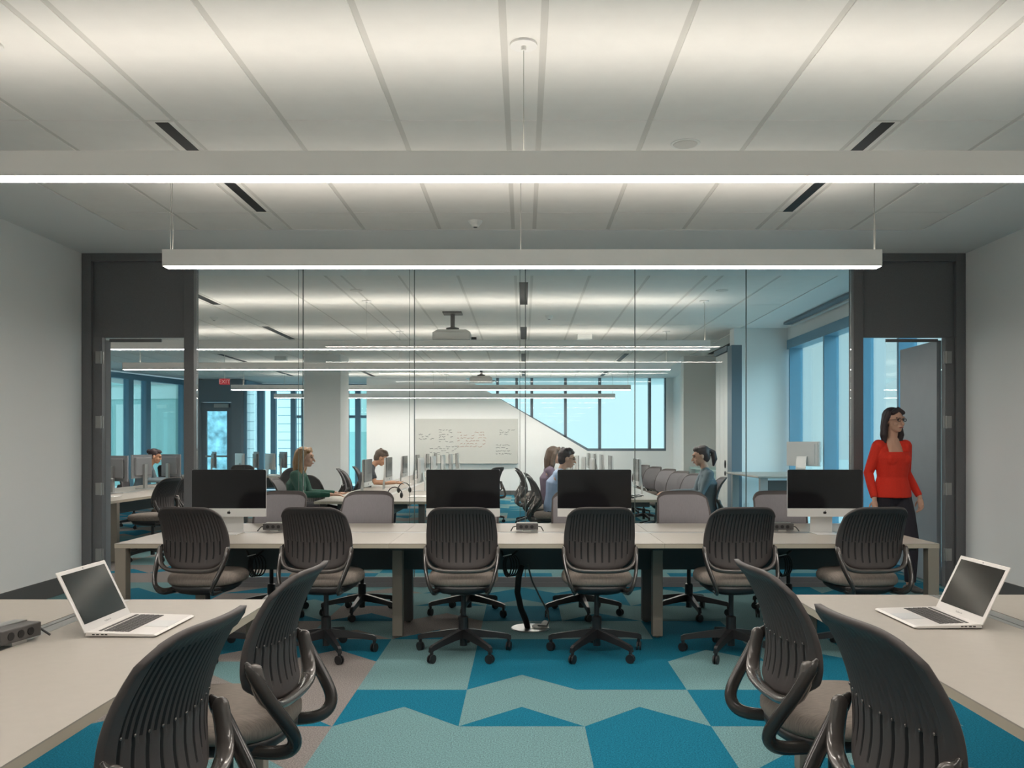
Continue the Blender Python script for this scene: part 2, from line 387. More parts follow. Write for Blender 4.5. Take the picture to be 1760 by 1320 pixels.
# slanted window in far wall
r = struct(empty('window_16', (0, FY, 0)))
mbw = MB()
def bar(p, q, t=.075):
    a = Vector((p[0], 0, p[1])); b = Vector((q[0], 0, q[1])); d = (b-a).normalized(); n_ = Vector((-d.z, 0, d.x))*t/2
    vs = [a+n_, b+n_, b-n_, a-n_]; vs = [v+Vector((0, y, 0)) for y in (.02, .16) for v in vs]
    mbw.add(vs, [(0, 1, 2, 3), (7, 6, 5, 4), (0, 4, 5, 1), (1, 5, 6, 2), (2, 6, 7, 3), (3, 7, 4, 0)])
bar((xe, 3.14), (wx0, wz0)); bar((wx0-.02, wz0), (wx1, wz0)); bar((wx1, wz0), (wx1, 3.2))
def zb(x): return wz0 if x > wx0 else wz0+(wx0-x)/(wx0-xe)*(3.14-wz0)
for px in (855, 888, 914, 972, 1031, 1117): x = PX(px, FY); bar((x, zb(x)), (x, 3.2))
mbw.build('window_frame', 'navy', r)
MB().prism([(xe, 3.2), (wx0, wz0), (wx1, wz0), (wx1, 3.2)], lambda u, v, t: (u, t, v), .08, .09).build('pane', 'wglass', r)

# outdoors
struct(MB().box(-60, 40, -10, 90, -.35, -.2).build('ground', 'pave'))
b = empty('glass_building', (-19.5, 33, 0), math.radians(-12), label='teal glazed building outside beyond the left windows', cat='building')
MB().box(-9, 6.6, 0, 1.4, -.3, 3.1).box(-9, 6.7, -.1, 1.4, 3.62, 3.75).build('wall', 'teal', b)
MB().box(-9.05, 6.65, -.05, 1.4, 3.1, 3.62).build('roof_band', 'teal2', b)
for k in range(9): MB().box(-8.7+k*1.6, -7.3+k*1.6, -.06, -.01, .4, 2.9).build('window', ['teal2', 'teal'][k % 2], b)
b = empty('stone_building', (-12.6, 31, 0), 0, label='pale stone block building outside behind the far left door', cat='building')
m_ = MB().box(.1, 2.7, 0, 3, -.3, 7, 0)
for k in range(22): m_.box(.1, 2.7, -.006, 0, -.1+k*.33, -.08+k*.33, 1)
m_.build('wall', ['stone', 'joint'], b)
MB().box(1.0, 1.75, -.05, 0, -.3, 3.2).build('textured_panel', 'hill', b)
b = empty('stone_tower', (-9.3, 34, 0), 0, label='light stone tower with a teal window strip outside left of the pillar', cat='building')
m_ = MB().box(-.6, 1.2, 0, 4, -.3, 7, 0).box(3.0, 4.5, 0, 4, -.3, 7, 0)
for k in range(22): m_.box(-.6, 1.2, -.006, 0, -.1+k*.33, -.08+k*.33, 1).box(3.0, 4.5, -.006, 0, -.1+k*.33, -.08+k*.33, 1)
m_.build('wall', ['stone', 'joint'], b)
MB().box(1.2, 3.0, .3, 4, -.3, 1.9).build('glazing', 'teal', b)
MB().box(1.2, 3.0, .3, 4, 1.9, 7).build('glazing', 'teal2', b)

# ================================================================ PENDANT LIGHTS
BZ, TZ = 2.577, 2.690
def pendant(Y, xa, xb, wires, label, cordy=None):
    r = empty('pendant_light', ((xa+xb)/2, Y, BZ), 0, label=label, cat='light', group='linear pendant lights')
    h = (xb-xa)/2
    MB().box(-h, h, -.05, .05, .012, TZ-BZ-.03).box(-h, h, -.05, -.046, TZ-BZ-.03, TZ-BZ).box(-h, h, .046, .05, TZ-BZ-.03, TZ-BZ).box(-h-.006, -h, -.05, .05, -.002, TZ-BZ).box(h, h+.006, -.05, .05, -.002, TZ-BZ).box(-h, h, -.05, -.046, 0, .012).box(-h, h, .046, .05, 0, .012).build('housing', 'fix', r)
    MB().box(-h+.002, h-.002, -.0455, .0455, -.001, .008).build('lens', 'down2' if Y > 9 else 'down', r)
    MB().box(-h+.01, h-.01, -.043, .043, TZ-BZ-.03, TZ-BZ-.022).build('upper_lens', 'up2' if Y > 9 else 'up', r)
    for x in wires:
        x -= (xa+xb)/2
        c = MB().tube([(x, 0, TZ-BZ), (x, 0, ZC-BZ-.01)], .0017, 6).build('suspension_wire', 'wire', r)
        MB().lathe([(.0, -.03), (.012, -.03), (.012, -.012), (.062, -.010), (.062, 0), (0, 0)], (x, 0, ZC-BZ-.001)).build('canopy', 'fix', r)
        if x == max(wires)-(xa+xb)/2 or x == min(wires)-(xa+xb)/2:
            MB().tube([(x+.01, .01, TZ-BZ), (x+.014, .01, .25), (x+.006, .01, .4), (x+.01, .01, ZC-BZ-.01)], .0025, 6).build('power_cord', 'wire', r)
    return r
pendant(3.86, -2.9, 2.9, (-2.45, 0, 2.45), 'long white linear pendant light spanning the whole frame, nearest the camera')
pendant(5.78, -2.45, 2.43, (-2.42, -.02, 2.40), 'white linear pendant light just in front of the glass wall, both ends showing')
for Y, l in ((1.95, 'over the side desks'), (.05, 'behind the camera')): pendant(Y, -2.45, 2.45, (-2.4, 2.4), 'white linear pendant light %s' % l)
for Y, nm in ((10.74, 'first'), (13.62, 'second'), (18.65, 'third'), (21.85, 'fourth')):
    pendant(Y, -6.45, 2.36, (-6.2, -2.0, 2.3), 'long white linear pendant light behind the glass wall, %s row from the glass' % nm)

# ceiling fittings
for sx, l in ((-1, 'left'), (1, 'right')):
    x = sx*2.067
    o = empty('air_diffuser', (x, 4.8, ZC), 0, label='long black slot air diffuser in the near ceiling, %s of centre' % l, cat='vent', group='slot diffusers')
    MB().box(-.075, .075, .0, 1.83, 0, .012).build('frame', 'ceil', o)
    MB().box(-.03, .045, .0, 1.83, -.003, 0).build('slot', 'black', o)
def fdiff(x, y0, y1, label, wd=.05):
    o = empty('air_diffuser', (x, y0, ZC-.003), 0, label=label, cat='vent', group='slot diffusers')
    MB().box(-.075, .075, 0, y1-y0, 0, .012).build('frame', 'ceil', o); MB().box(-wd, wd, 0, y1-y0, -.003, 0).build('slot', 'black', o)
k = 0
for (x, a, b, l) in ((-4.0, 9.5, 11.0, 'nearest left'), (-4.0, 13.05, 14.6, 'second left'), (-6.127, 17.0, 18.6, 'far left'), (-6.127, 21.0, 22.4, 'farthest left'), (-4.0, 21.0, 22.5, 'beyond the pillar'),
                     (0, 9.5, 11.0, 'centre line, nearest'), (0, 13.1, 14.6, 'centre line, second'), (0, 16.9, 18.5, 'centre line, third'), (0, 21.0, 22.4, 'centre line, farthest'), (2.067, 16.9, 18.5, 'right'), (2.067, 21.0, 22.4, 'farthest right')):
    fdiff(x, a, b, 'slot air diffuser in the ceiling behind the glass wall, %s' % l)
fdiff(3.75, 14.5, 17.0, 'long dark slot air diffuser above the right alcove')
o = empty('window_blind', (3.98, 9.2, ZC-.02), 0, label='dark recessed shade pocket in the ceiling above the right windows', cat='blind')
MB().box(-.10, .0, 0, 3.4, -.02, .01).build('pocket', 'navy', o); MB().box(.02, .08, 0, 3.4, -.03, .01).build('rail', 'white', o)
x = PX(1178, 4.95+.2); yy = 2662/(765-247)
o = empty('ceiling_speaker', (PX(1178, yy), yy, ZC), 0, label='round white ceiling speaker right of the centre line', cat='speaker')
MB().lathe([(0, -.004), (.088, -.004), (.09, 0), (.0, 0)]).build('rim', 'white', o); MB().lathe([(0, -.008), (.070, -.008), (.074, -.004), (0, -.004)]).build('grille', 'gap', o)
def detector(px, py, label):
    Y = 2662/(765-py); o = empty('smoke_detector', (PX(px, Y), Y, ZC), 0, label=label, cat='smoke detector')
    MB().lathe([(0, -.05), (.025, -.05), (.035, -.035), (.05, -.022), (.06, 0), (0, 0)]).build('housing', 'white', o); MB().lathe([(0, -.056), (.014, -.054), (.018, -.05), (0, -.05)]).build('sensor', 'hub', o)
detector(817, 380, 'small white smoke detector on the near ceiling edge')
detector(368, 545, 'smoke detector on the ceiling behind the glass, left side')
detector(944, 543, 'smoke detector on the ceiling behind the glass, right of centre')
for (px, py, n) in ((612, 499, 'left'), (1241, 499, 'right')):
    Y = 2662/(765-py); tag(MB().lathe([(0, -.006), (.07, -.006), (.075, 0), (0, 0)], (PX(px, Y), Y, ZC)).build('ceiling_speaker', 'gap'), 'round grey ceiling speaker behind the glass, %s one' % n, 'speaker')
for (px, py, Y, n) in ((1005, 575, 14, 'right of centre'), (483, 616, 17.5, 'left')):
    tag(MB().box(PX(px, Y)-.12, PX(px, Y)+.12, Y-.06, Y+.06, ZC-.08, ZC).build('access_point', 'white'), 'small white box on the far ceiling, %s' % n, 'wireless box')
def projector(px, Y, s, label):
    o = empty('projector', (PX(px, Y), Y, ZC), 0, label=label, cat='projector', group='ceiling projectors')
    MB().box(-.13, .13, -.13, .13, -.02, 0).lathe([(.03, -.20), (.03, 0)], (0, 0, -.02)).lathe([(.03, -.25), (.09, -.24), (.09, -.215), (.03, -.20)]).build('mount', 'hub', o, smooth=False)
    MB().box(-.26, .26, -.2, .2, -.40, -.29).prism([(-.26, -.29), (.26, -.29), (.2, -.25), (-.2, -.25)], lambda u, v, t: (u, t, v), -.15, .15).build('body', 'alu', o, bevel=.01)
    MB().lathe([(.05, .19), (.05, .23)], (.12, 0, -.34), axis='y').build('lens_barrel', 'black', o)
    MB().box(.26, .33, -.02, .02, -.37, -.34).build('plug', 'black', o)
projector(778, 11.7, 1, 'silver ceiling projector behind the glass, the larger nearer one')
projector(827, 19.5, 1, 'silver ceiling projector farther back, in front of the slanted window')
Y = 17.2; o = empty('exit_sign', (PX(386, Y), Y, 2.62), 0, label='red exit sign hanging near the far left door', cat='exit sign')
MB().box(-.17, .17, -.02, .02, -.01, .19).build('panel', 'red', o); MB().box(-.01, .01, -.01, .01, .19, (ZC-2.60)/.6).build('stem', 'white', o)
tc = bpy.data.curves.new('lettering', 'FONT'); tc.body = 'EXIT'; tc.size = .19; tc.align_x = 'CENTER'; tc.extrude = .002; tc.materials.append(M['txt'])
t = textmesh(tc, o); o.scale = (.6, .6, .6); o.location.z = 2.60; t.location = (0, -.024, .025); t.rotation_euler = (PI/2, 0, 0)

# folding wall panels stacked on the right, dark post
o = empty('folding_partition', (3.30, 13.5, 0), 0, label='stacked white folding wall panels beside the dark post, right of the far room', cat='partition')
for k in range(3): MB().box(-.02-.0*k, .10, .30*k+.005, .30*k+.295, .02, 2.86).build('panel', 'white', o, bevel=.004)
MB().box(-.04, .12, -.28, -.005, 0, 2.93).build('post', 'navy', o)
MB().box(-.05, .12, 0, .92, 2.87, 2.95).build('track', 'navy', o)
MB().ell((-.03, .2, 1.05), (.012, .03, .07)).ell((-.03, .2, .9), (.012, .025, .04)).build('latch', 'cable', o)
o = tag(MB().box(3.4, 4.0, 14.6, 17.3, .88, .92).box(3.5, 4.0, 14.7, 17.2, 0, .88).build('side_counter', 'teal'), 'teal topped counter in the right alcove behind the girl with the ponytail', 'counter')

# whiteboard
o = empty('whiteboard', (-1.555, FY-.03, 0), 0, label='wide whiteboard with faint marker notes on the far wall', cat='whiteboard')
MB().box(-1.40, 1.40, .0, .02, .868, 2.074).build('board', 'board', o)
MB().box(-1.40, 1.40, -.06, .0, .85, .868).build('pen_tray', 'alu', o)
def scrib(x0, x1, z0, z1, rows, mt, nm):
    q = MB(); rd = random.Random(int(x0*100)+int(z0*77))
    for k in range(rows):
        z = z1-(z1-z0)*(k+.5)/rows; x = x0
        while x < x1:
            d = rd.uniform(.03, .11)
            if rd.random() < .75:
                pts = [(x+d*t/4, -.002, z+rd.uniform(-.018, .018)) for t in range(5)]
                q.tube(pts, .0045, 4)
            x += d+rd.uniform(.01, .05)
    q.build(nm, mt, o)
scrib(-1.30, -.95, 1.5, 1.68, 3, 'ink', 'handwriting'); scrib(-.75, -.42, 1.42, 1.80, 6, 'ink', 'handwriting'); scrib(-.25, .45, 1.28, 1.75, 6, 'inkr', 'handwriting')
scrib(.9, 1.25, 1.62, 1.8, 3, 'ink', 'handwriting'); scrib(-1.0, -.3, 1.08, 1.34, 5, 'ink', 'handwriting'); scrib(.8, 1.2, 1.08, 1.4, 4, 'ink', 'handwriting')

# ================================================================ TASK CHAIR
def prof(z):
    P = [(.44, -.235), (.575, -.205), (.64, -.185), (.72, -.178), (.80, -.192), (.88, -.226), (.95, -.268), (.985, -.296)]
    for (a, ya), (b_, yb) in zip(P, P[1:]):
        if z <= b_: t = (z-a)/(b_-a); return ya+(yb-ya)*t
    return P[-1][1]
def sm(z): return (prof(z-.03)+prof(z)+prof(min(.985, z+.03)))/3 if z < .95 else prof(z)
def make_chair():
    r = empty('task_chair', cat='chair')
    NU, NV = 96, 26
    def W(v): return .226*(1-.07*max(0, 1-v/.25)**2)-.016*max(0, (v-.5)/.5)**1.5
    def US(t): return 1.2*t-.2*t**3
    def pt(u, v):
        zb_ = .575+.065*abs(u)**4.0; zt = .978-.060*abs(u)**6
        z = zb_+(zt-zb_)*v
        return u*W(v), sm(z)+.055*u*u*(1-.3*v), z
    vs = []; fs = []; mi = []
    for side in (0, 1):
        for j in range(NV+1):
            for i in range(NU+1):
                u = US(-1+2*i/NU); v = j/NV; x, y, z = pt(u, v)
                if side == 0:
                    d = -.013
                    inner = abs(u) < .86 and .10 < v < .90
                    if inner:
                        if v > .42: d += .006 if i % 4 == 2 else (-.001 if i % 4 == 0 else .002)
                        elif i % 8 == 2 and v > .12+.10*abs(u)**2: d += .008
                    if v in (0, 1) or abs(u) > .999: d = -.006
                    if v > .93: d -= .008
                    y += d
                else:
                    y += -.001 if (v in (0, 1) or abs(u) > .999) else .003
                    if v > .93 or abs(u) > .94: y += .003
                vs.append((x, y, z))
    n = (NU+1)*(NV+1)
    for j in range(NV):
        for i in range(NU):
            a = j*(NU+1)+i; u = US(-1+2*(i+.5)/NU); v = (j+.5)/NV
            fs.append((a, a+1, a+NU+2, a+NU+1)); q = 0
            if abs(u) < .86 and .12+.10*u*u < v <= .42 and i % 8 in (1, 2): q = 1
            if abs(u) < .86 and v > .42 and v < .9 and i % 4 == 2: q = 1
            mi.append(q)
            fs.append((n+a, n+a+NU+1, n+a+NU+2, n+a+1)); mi.append(2 if (abs(u) < .93 and v < .93) else 0)
    loop = [i for i in range(NU+1)]+[j*(NU+1)+NU for j in range(1, NV+1)]+[NV*(NU+1)+i for i in range(NU-1, -1, -1)]+[j*(NU+1) for j in range(NV-1, 0, -1)]
    for k in range(len(loop)):
        a, b_ = loop[k], loop[(k+1) % len(loop)]; fs.append((b_, a, n+a, n+b_)); mi.append(0)
    q = MB(); q.v = vs; q.f = fs; q.m = mi
    for i in range(10, NU-8, 8):                       # small bosses over the slots, on the rear
        u = US(-1+2*i/NU); x, y, z = pt(u, .435); q.ell((x, y-.014, z), (.0045, .003, .0045), 3, n=8)
    q.build('backrest', ['shell', 'slot', 'mesh', 'gloss'], r, smooth=True)
    # glossy cradle under the shell
    cr = MB(); pts = []; rr = []
    for k in range(21):
        t = -1+2*k/20; x = .228*math.sin(t*PI/2)/1.0; a = abs(t)
        z = .568+.135*a**3.6; y = -.222+.05*a*a
        pts.append((x, y, z)); rr.append(.019+.004*(1-a))
    cr.tube(pts, rr, 10, round_=True, flat=(.65, 1.25)); cr.build('back_cradle', 'gloss', r, smooth=True)
    for s in (-1, 1):
        P = [(.229, -.150, .718), (.232, -.175, .68), (.226, -.215, .61), (.210, -.262, .54), (.196, -.282, .495), (.18, -.272, .460), (.168, -.235, .440), (.155, -.16, .436), (.142, -.05, .438), (.13, .08, .442)]
        P2 = P
        for _ in range(2):                                   # corner cutting keeps the bend round
            Q = [P2[0]]
            for a, b_ in zip(P2, P2[1:]):
                for t in (.25, .75): Q.append(tuple(a[k]+(b_[k]-a[k])*t for k in range(3)))
            P2 = Q+[P2[-1]]
        R_ = [.010, .013, .016, .019]+[.022]*(len(P2)-6)+[.020, .014]
        MB().tube([(s*x, y, z) for x, y, z in P2], R_, 10, round_=True, flat=(.55, 1.0), lat=(1, 0, 0)).build('side_arm', 'arm' , r, smooth=True)
    MB().pad((0, .02, 0), .225, .235, [(.468, .80, .0), (.471, .95, 0), (.486, 1.0, 0), (.510, 1.0, 0), (.530, .96, 0), (.541, .88, 0), (.548, .7, 0), (.551, .4, 0), (.552, .1, 0)], n=40, ex=2.9).build('seat', 'seat', r, smooth=True)
    MB().pad((0, .0, 0), .20, .22, [(.405, .55, -.01), (.415, .75, 0), (.44, .92, 0), (.468, .97, .01)], n=32).build('seat_pan', 'plast', r, smooth=True)
    MB().lathe([(.0, .055), (.024, .055), (.024, .10), (.032, .12), (.032, .24), (.028, .245), (.016, .25), (.016, .42), (.0, .42)], n=16).build('gas_lift', 'plast', r, smooth=False)
    for k in range(5):
        a = PI/2+2*PI*k/5; c, s_ = math.cos(a), math.sin(a)
        def loc(p, t, z): return (p*c-t*s_, p*s_+t*c, z)
        g = MB(); prof_ = [(.02, .024, .108, .165), (.10, .021, .105, .152), (.22, .017, .092, .128), (.30, .015, .078, .112), (.322, .013, .07, .100)]
        vs_ = []
        for p, wd, z0, z1 in prof_: vs_ += [loc(p, -wd, z0), loc(p, wd, z0), loc(p, wd*.75, z1), loc(p, -wd*.75, z1)]
        fs_ = [(4*i+j, 4*i+(j+1) % 4, 4*i+4+(j+1) % 4, 4*i+4+j) for i in range(4) for j in range(4)]+[(3, 2, 1, 0), (16, 17, 18, 19)]
        g.add(vs_, fs_); g.tube([loc(.308, 0, .055), loc(.308, 0, .08)], .011, 8)
        lg = g.build('base_leg', 'plast', r)
        ca = a+.5*(k-2); wx, wy = -math.sin(ca), math.cos(ca); cs = MB(); ctr = Vector(loc(.308, 0, .028))
        for s2 in (-1, 1):
            o1 = ctr+Vector((wx, wy, 0))*.0145*s2; o2 = ctr+Vector((wx, wy, 0))*.005*s2
            cs.tube([o1, o2], .0285, 14)
        cs.tube([ctr+Vector((0, 0, .0)), ctr+Vector((0, 0, .034))], .010, 8)
        cs.build('caster', 'plast', lg)
    return r
CH = make_chair(); used = [True]
def chair(x, y, ang, label, group):        # ang = facing, degrees from +Y, counter-clockwise
    f = used[0]; used[0] = False
    return place(CH, f, (x, y, 0), math.radians(ang), label, group)
fr = [(-2.06, -9, 'dark task chair at the left end of the near side of the long bench'), (-1.287, -8, 'dark task chair second from left on the near side of the long bench'),
      (-.392, 0, 'dark task chair in front of the left-centre all-in-one computer'), (.476, 2, 'dark task chair in front of the right-centre all-in-one computer'),
      (1.352, 5, 'dark task chair second from right on the near side of the long bench'), (2.178, 8, 'dark task chair at the right end of the near side of the long bench')]
for x, a, l in fr: chair(x, 5.50, a, l, 'chairs on the near side of the long bench')
for x, a, l in [(-2.03, 172, 'left end'), (-1.30, 176, 'second from left'), (-.442, 174, 'hidden behind the left-centre computer'), (.466, 186, 'hidden behind the right-centre computer'), (1.33, 184, 'second from right'), (2.13, 186, 'right end')]:
    chair(x, 6.79, a, 'mesh-backed task chair across the long bench, %s' % l, 'chairs on the far side of the long bench')
chair(-.945, 2.70, 87, 'black task chair at the left desk, the one nearer the glass wall', 'chairs at the side desks')
chair(-.965, 1.93, 84, 'black task chair at the left desk, nearest the camera and cut by the frame', 'chairs at the side desks')
chair(1.005, 2.74, -87, 'black task chair at the right desk, the one nearer the glass wall', 'chairs at the side desks')
chair(1.005, 1.95, -84, 'black task chair at the right desk, nearest the camera and cut by the frame', 'chairs at the side desks')

# ================================================================ DESKS
def desk(name, x0, x1, y0, y1, zt, along, legs, label, group=None, split=None, panel=True, legm='taupe', sec=None):
    """along: 'x' or 'y' = long direction; two tops with a cable channel between them"""
    o = empty(name, ((x0+x1)/2, (y0+y1)/2, 0), 0, label=label, cat='desk', group=group)
    cx, cy = (x0+x1)/2, (y0+y1)/2; cw = .045
    def tb(a, b, c, d, z0, z1, nm, mt, bv=0):
        q = MB().box(a-cx, b-cx, c-cy, d-cy, z0, z1); return q.build(nm, mt, o, bevel=bv)
    sec = sec or [0, 1]
    for s0, s1 in zip(sec, sec[1:]):
        if along == 'x':
            a, b = x0+(x1-x0)*s0+.001, x0+(x1-x0)*s1-.001; m_ = (y0+y1)/2
            parts = [(a, b, y0, m_-cw), (a, b, m_+cw, y1)]
        else:
            a, b = y0+(y1-y0)*s0+.001, y0+(y1-y0)*s1-.001; m_ = (x0+x1)/2
            parts = [(x0, m_-cw, a, b), (m_+cw, x1, a, b)]
        for p in parts:
            q = MB().box(p[0]-cx, p[1]-cx, p[2]-cy, p[3]-cy, zt-.004, zt, 0).box(p[0]-cx, p[1]-cx, p[2]-cy, p[3]-cy, zt-.03, zt-.004, 1)
            q.build('tabletop', ['table', 'tedge'], o)
    if along == 'x': MB().box(x0-cx, x1-cx, -cw+.002, -.018, zt-.012, zt-.001).box(x0-cx, x1-cx, -.012, cw-.002, zt-.012, zt-.001).build('cable_channel', 'alu', o)
    else: MB().box(-cw+.004, -.016, y0-cy, y1-cy, zt-.012, zt-.001).box(-.010, cw-.004, y0-cy, y1-cy, zt-.012, zt-.001).build('cable_channel', 'alu', o)
    if panel:
        if along == 'x': MB().box(x0-cx+.08, x1-cx-.08, -.02, .02, .45, zt-.04).box(x0-cx+.05, x1-cx-.05, -.5, -.44, zt-.07, zt-.031).box(x0-cx+.05, x1-cx-.05, .44, .5, zt-.07, zt-.031).build('modesty_panel', 'panel', o)
        else: MB().box(-.02, .02, y0-cy+.08, y1-cy-.08, .45, zt-.04).box(-.4, .4, y0-cy+.10, y0-cy+.15, zt-.09, zt-.031).box(-.4, .4, y1-cy-.15, y1-cy-.10, zt-.09, zt-.031).build('modesty_panel', 'panel', o)
    for (x, y, m_) in legs:
        MB().box(x-cx-.036, x-cx+.036, y-cy-.036, y-cy+.036, .012, zt-.03).lathe([(0, 0), (.02, 0), (.02, .012), (0, .012)], (x-cx, y-cy, 0)).build('leg', m_, o, bevel=.004)
    return o
ZT = .72
bx0, bx1 = -2.657, 2.70
desk('bench_desk', bx0, bx1, 5.476, 6.90, ZT, 'x', [(bx0+.037, 5.513, 'taupe'), (bx1-.037, 5.513, 'taupe'), (bx0+.037, 6.86, 'taupe'), (bx1-.037, 6.86, 'taupe'),
     (-.89, 5.98, 'taupe'), (.945, 5.98, 'taupe'), (-.89, 6.5, 'dleg'), (.945, 6.5, 'dleg')], 'long pale bench desk with taupe legs in the middle of the room', sec=[0, .333, .667, 1])
desk('bench_desk', -2.30, -1.04, -.2, 3.50, ZT, 'y', [(-1.08, 3.42, 'taupe'), (-2.26, 3.42, 'taupe'), (-1.08, .0, 'taupe'), (-2.26, .0, 'taupe')], 'pale desk at lower left carrying a silver laptop and a power box', sec=[0, .5, 1])
desk('bench_desk', 1.13, 2.42, -.2, 3.61, ZT, 'y', [(1.17, 3.50, 'taupe'), (2.38, 3.50, 'taupe'), (1.17, .0, 'taupe'), (2.38, .0, 'taupe')], 'pale desk at lower right carrying a silver laptop', sec=[0, .5, 1])
desk('bench_desk', -2.38, -1.09, 9.57, 19.6, ZT, 'y', [(-2.3, 9.7, 'dleg'), (-1.17, 9.7, 'dleg'), (-2.3, 14.6, 'dleg'), (-1.17, 14.6, 'dleg'), (-2.3, 19.4, 'dleg'), (-1.17, 19.4, 'dleg')], 'long desk row behind the glass where the woman in green sits', sec=[0, .2, .4, .6, .8, 1])
desk('bench_desk', .50, 1.68, 9.87, 19.6, ZT, 'y', [(.58, 10.0, 'dleg'), (1.6, 10.0, 'dleg'), (.58, 14.6, 'dleg'), (1.6, 14.6, 'dleg'), (.58, 19.4, 'dleg'), (1.6, 19.4, 'dleg')], 'long desk row behind the glass with tangled cables, under the slanted window', sec=[0, .2, .4, .6, .8, 1])
desk('bench_desk', -6.10, -4.70, 9.6, 14.9, ZT, 'y', [(-4.745, 9.8, 'taupe'), (-6.07, 9.75, 'taupe'), (-4.88, 14.8, 'dleg'), (-6.07, 14.8, 'dleg')], 'desk row seen through the open left doorway', sec=[0, .33, .67, 1])
desk('bench_desk', -7.4, -4.75, 17.3, 18.6, ZT, 'x', [(-7.3, 17.4, 'dleg'), (-4.85, 17.4, 'dleg'), (-7.3, 18.5, 'dleg'), (-4.85, 18.5, 'dleg')], 'distant desk with monitors in front of the far left door', sec=[0, .5, 1])
# desk by the right windows
o = empty('standing_desk', (3.60, 12.2, 0), 0, label='wood edged standing desk by the right windows', cat='desk')
MB().box(-.46, .50, -.9, .9, .915, .945).build('tabletop', ['table'], o, bevel=.01)
MB().box(-.40, -.30, -.8, -.72, 0, .915).box(-.40, -.30, .72, .8, 0, .915).box(.38, .46, -.8, -.72, 0, .915).build('leg', 'alu', o)
MB().box(-.30, .4, -.78, -.74, .70, .88).build('modesty_panel', 'panel', o)

# ================================================================ COMPUTERS
def make_imac():
    r = empty('desktop_computer', cat='computer')
    hw = .266; z0, z1 = .123, .463; bz = .183
    rc = .012
    def rr(x0, x1, za, zb_, rt=True, rb=True):
        P = []
        for (cx_, cz, a0, on) in ((x1-rc, zb_-rc, 0, rt), (x0+rc, zb_-rc, 90, rt), (x0+rc, za+rc, 180, rb), (x1-rc, za+rc, 270, rb)):
            if on: P += [(cx_+rc*math.cos(math.radians(a0+t)), cz+rc*math.sin(math.radians(a0+t))) for t in (0, 30, 60, 90)]
            else: P += [(cx_+rc*(1 if a0 in (0, 270) else -1), cz+rc*(1 if a0 < 180 else -1))]
        return P
    MB().prism(rr(-hw, hw, bz, z1, rb=False), lambda u, v, t: (u, t, v), -.009, .0).build('screen', 'screen', r)
    MB().prism(rr(-hw, hw, z0, bz, rt=False), lambda u, v, t: (u, t, v), -.009, .0).build('chin', 'silver', r)
    q = MB(); 
    for k in range(5):
        a, b_ = k/5, (k+1)/5; s0 = 1-a**3*.5; 
        q.prism([(-hw*s0, z0+.0+(1-s0)*.14), (hw*s0, z0+(1-s0)*.14), (hw*s0, z1-(1-s0)*.14), (-hw*s0, z1-(1-s0)*.14)], lambda u, v, t: (u, t, v), .0+a*.035, b_*.035)
    q.build('rear_case', 'silver', r)
    # apple shaped mark
    P = []
    lg = MB().ell((-.0045, -.0095, .152), (.0075, .0008, .0095), n=12).ell((.0045, -.0095, .152), (.0075, .0008, .0095), n=12).ell((.003, -.0095, .1655), (.0022, .0006, .0045), rot=(0, .5, 0), n=8)
    lg.build('logo', 'cable', r)
    MB().add([(x, y, z) for x, y, z in ((-.08, .05, .26), (.08, .05, .26), (.08, .075, .10), (-.08, .075, .10), (.08, .078, .0), (-.08, .078, .0), (-.08, .043, .26), (.08, .043, .26), (.08, .068, .10), (-.08, .068, .10), (.08, .070, .0), (-.08, .070, .0))],
             [(0, 1, 2, 3), (3, 2, 4, 5), (6, 9, 8, 7), (9, 11, 10, 8), (0, 3, 9, 6), (3, 5, 11, 9), (1, 7, 8, 2), (2, 8, 10, 4), (0, 6, 7, 1), (5, 4, 10, 11)]).box(-.085, .085, -.10, .08, 0, .005).build('stand', 'silver', r, bevel=.0015)
    return r
IM = make_imac(); uim = [True]
def imac(x, y, z, ang, label, group):
    f = uim[0]; uim[0] = False; return place(IM, f, (x, y, z), math.radians(ang), label, group)
for px, l, a in ((394, 'left end, beside a small power box', 0), (796, 'left of centre', 0), (1021.5, 'right of centre', 0), (1417, 'right end, nearest the woman in red', -1)):
    imac(PX(px, 6.1), 6.1, ZT, a, 'black-screened silver all-in-one computer on the long bench, %s' % l, 'all-in-one computers on the long bench')
n = 0
W_ = ['nearest', 'second', 'third', 'fourth', 'fifth', 'sixth', 'seventh', 'eighth']
for k, y in enumerate((10.55, 12.2, 13.85, 15.5, 17.1, 18.7)):
    imac(-1.95, y, ZT, 90, 'edge-on silver computer on the left desk row, left file, %s from the glass' % W_[k], 'all-in-one computers behind the glass')
    if k: imac(-1.45, y-.4, ZT, -90, 'edge-on silver computer on the left desk row, right file, %s from the glass' % W_[k-1], 'all-in-one computers behind the glass')
    imac(.92, y+.6, ZT, 90, 'edge-on silver computer on the right desk row, left file, %s from the glass' % W_[k], 'all-in-one computers behind the glass')
    if k != 1: imac(1.45, y+.3, ZT, -90, 'edge-on silver computer on the right desk row, right file, %s from the glass' % W_[k], 'all-in-one computers behind the glass')
imac(-5.98, 17.8, ZT, 128, 'silver computer on the distant desk near the far left door, left one', 'all-in-one computers behind the glass')
imac(-5.34, 17.8, ZT, 128, 'silver computer on the distant desk near the far left door, right one', 'all-in-one computers behind the glass')
imac(3.90, 11.75, .945, 128, 'silver computer seen from behind on the standing desk by the right windows', 'all-in-one computers behind the glass')

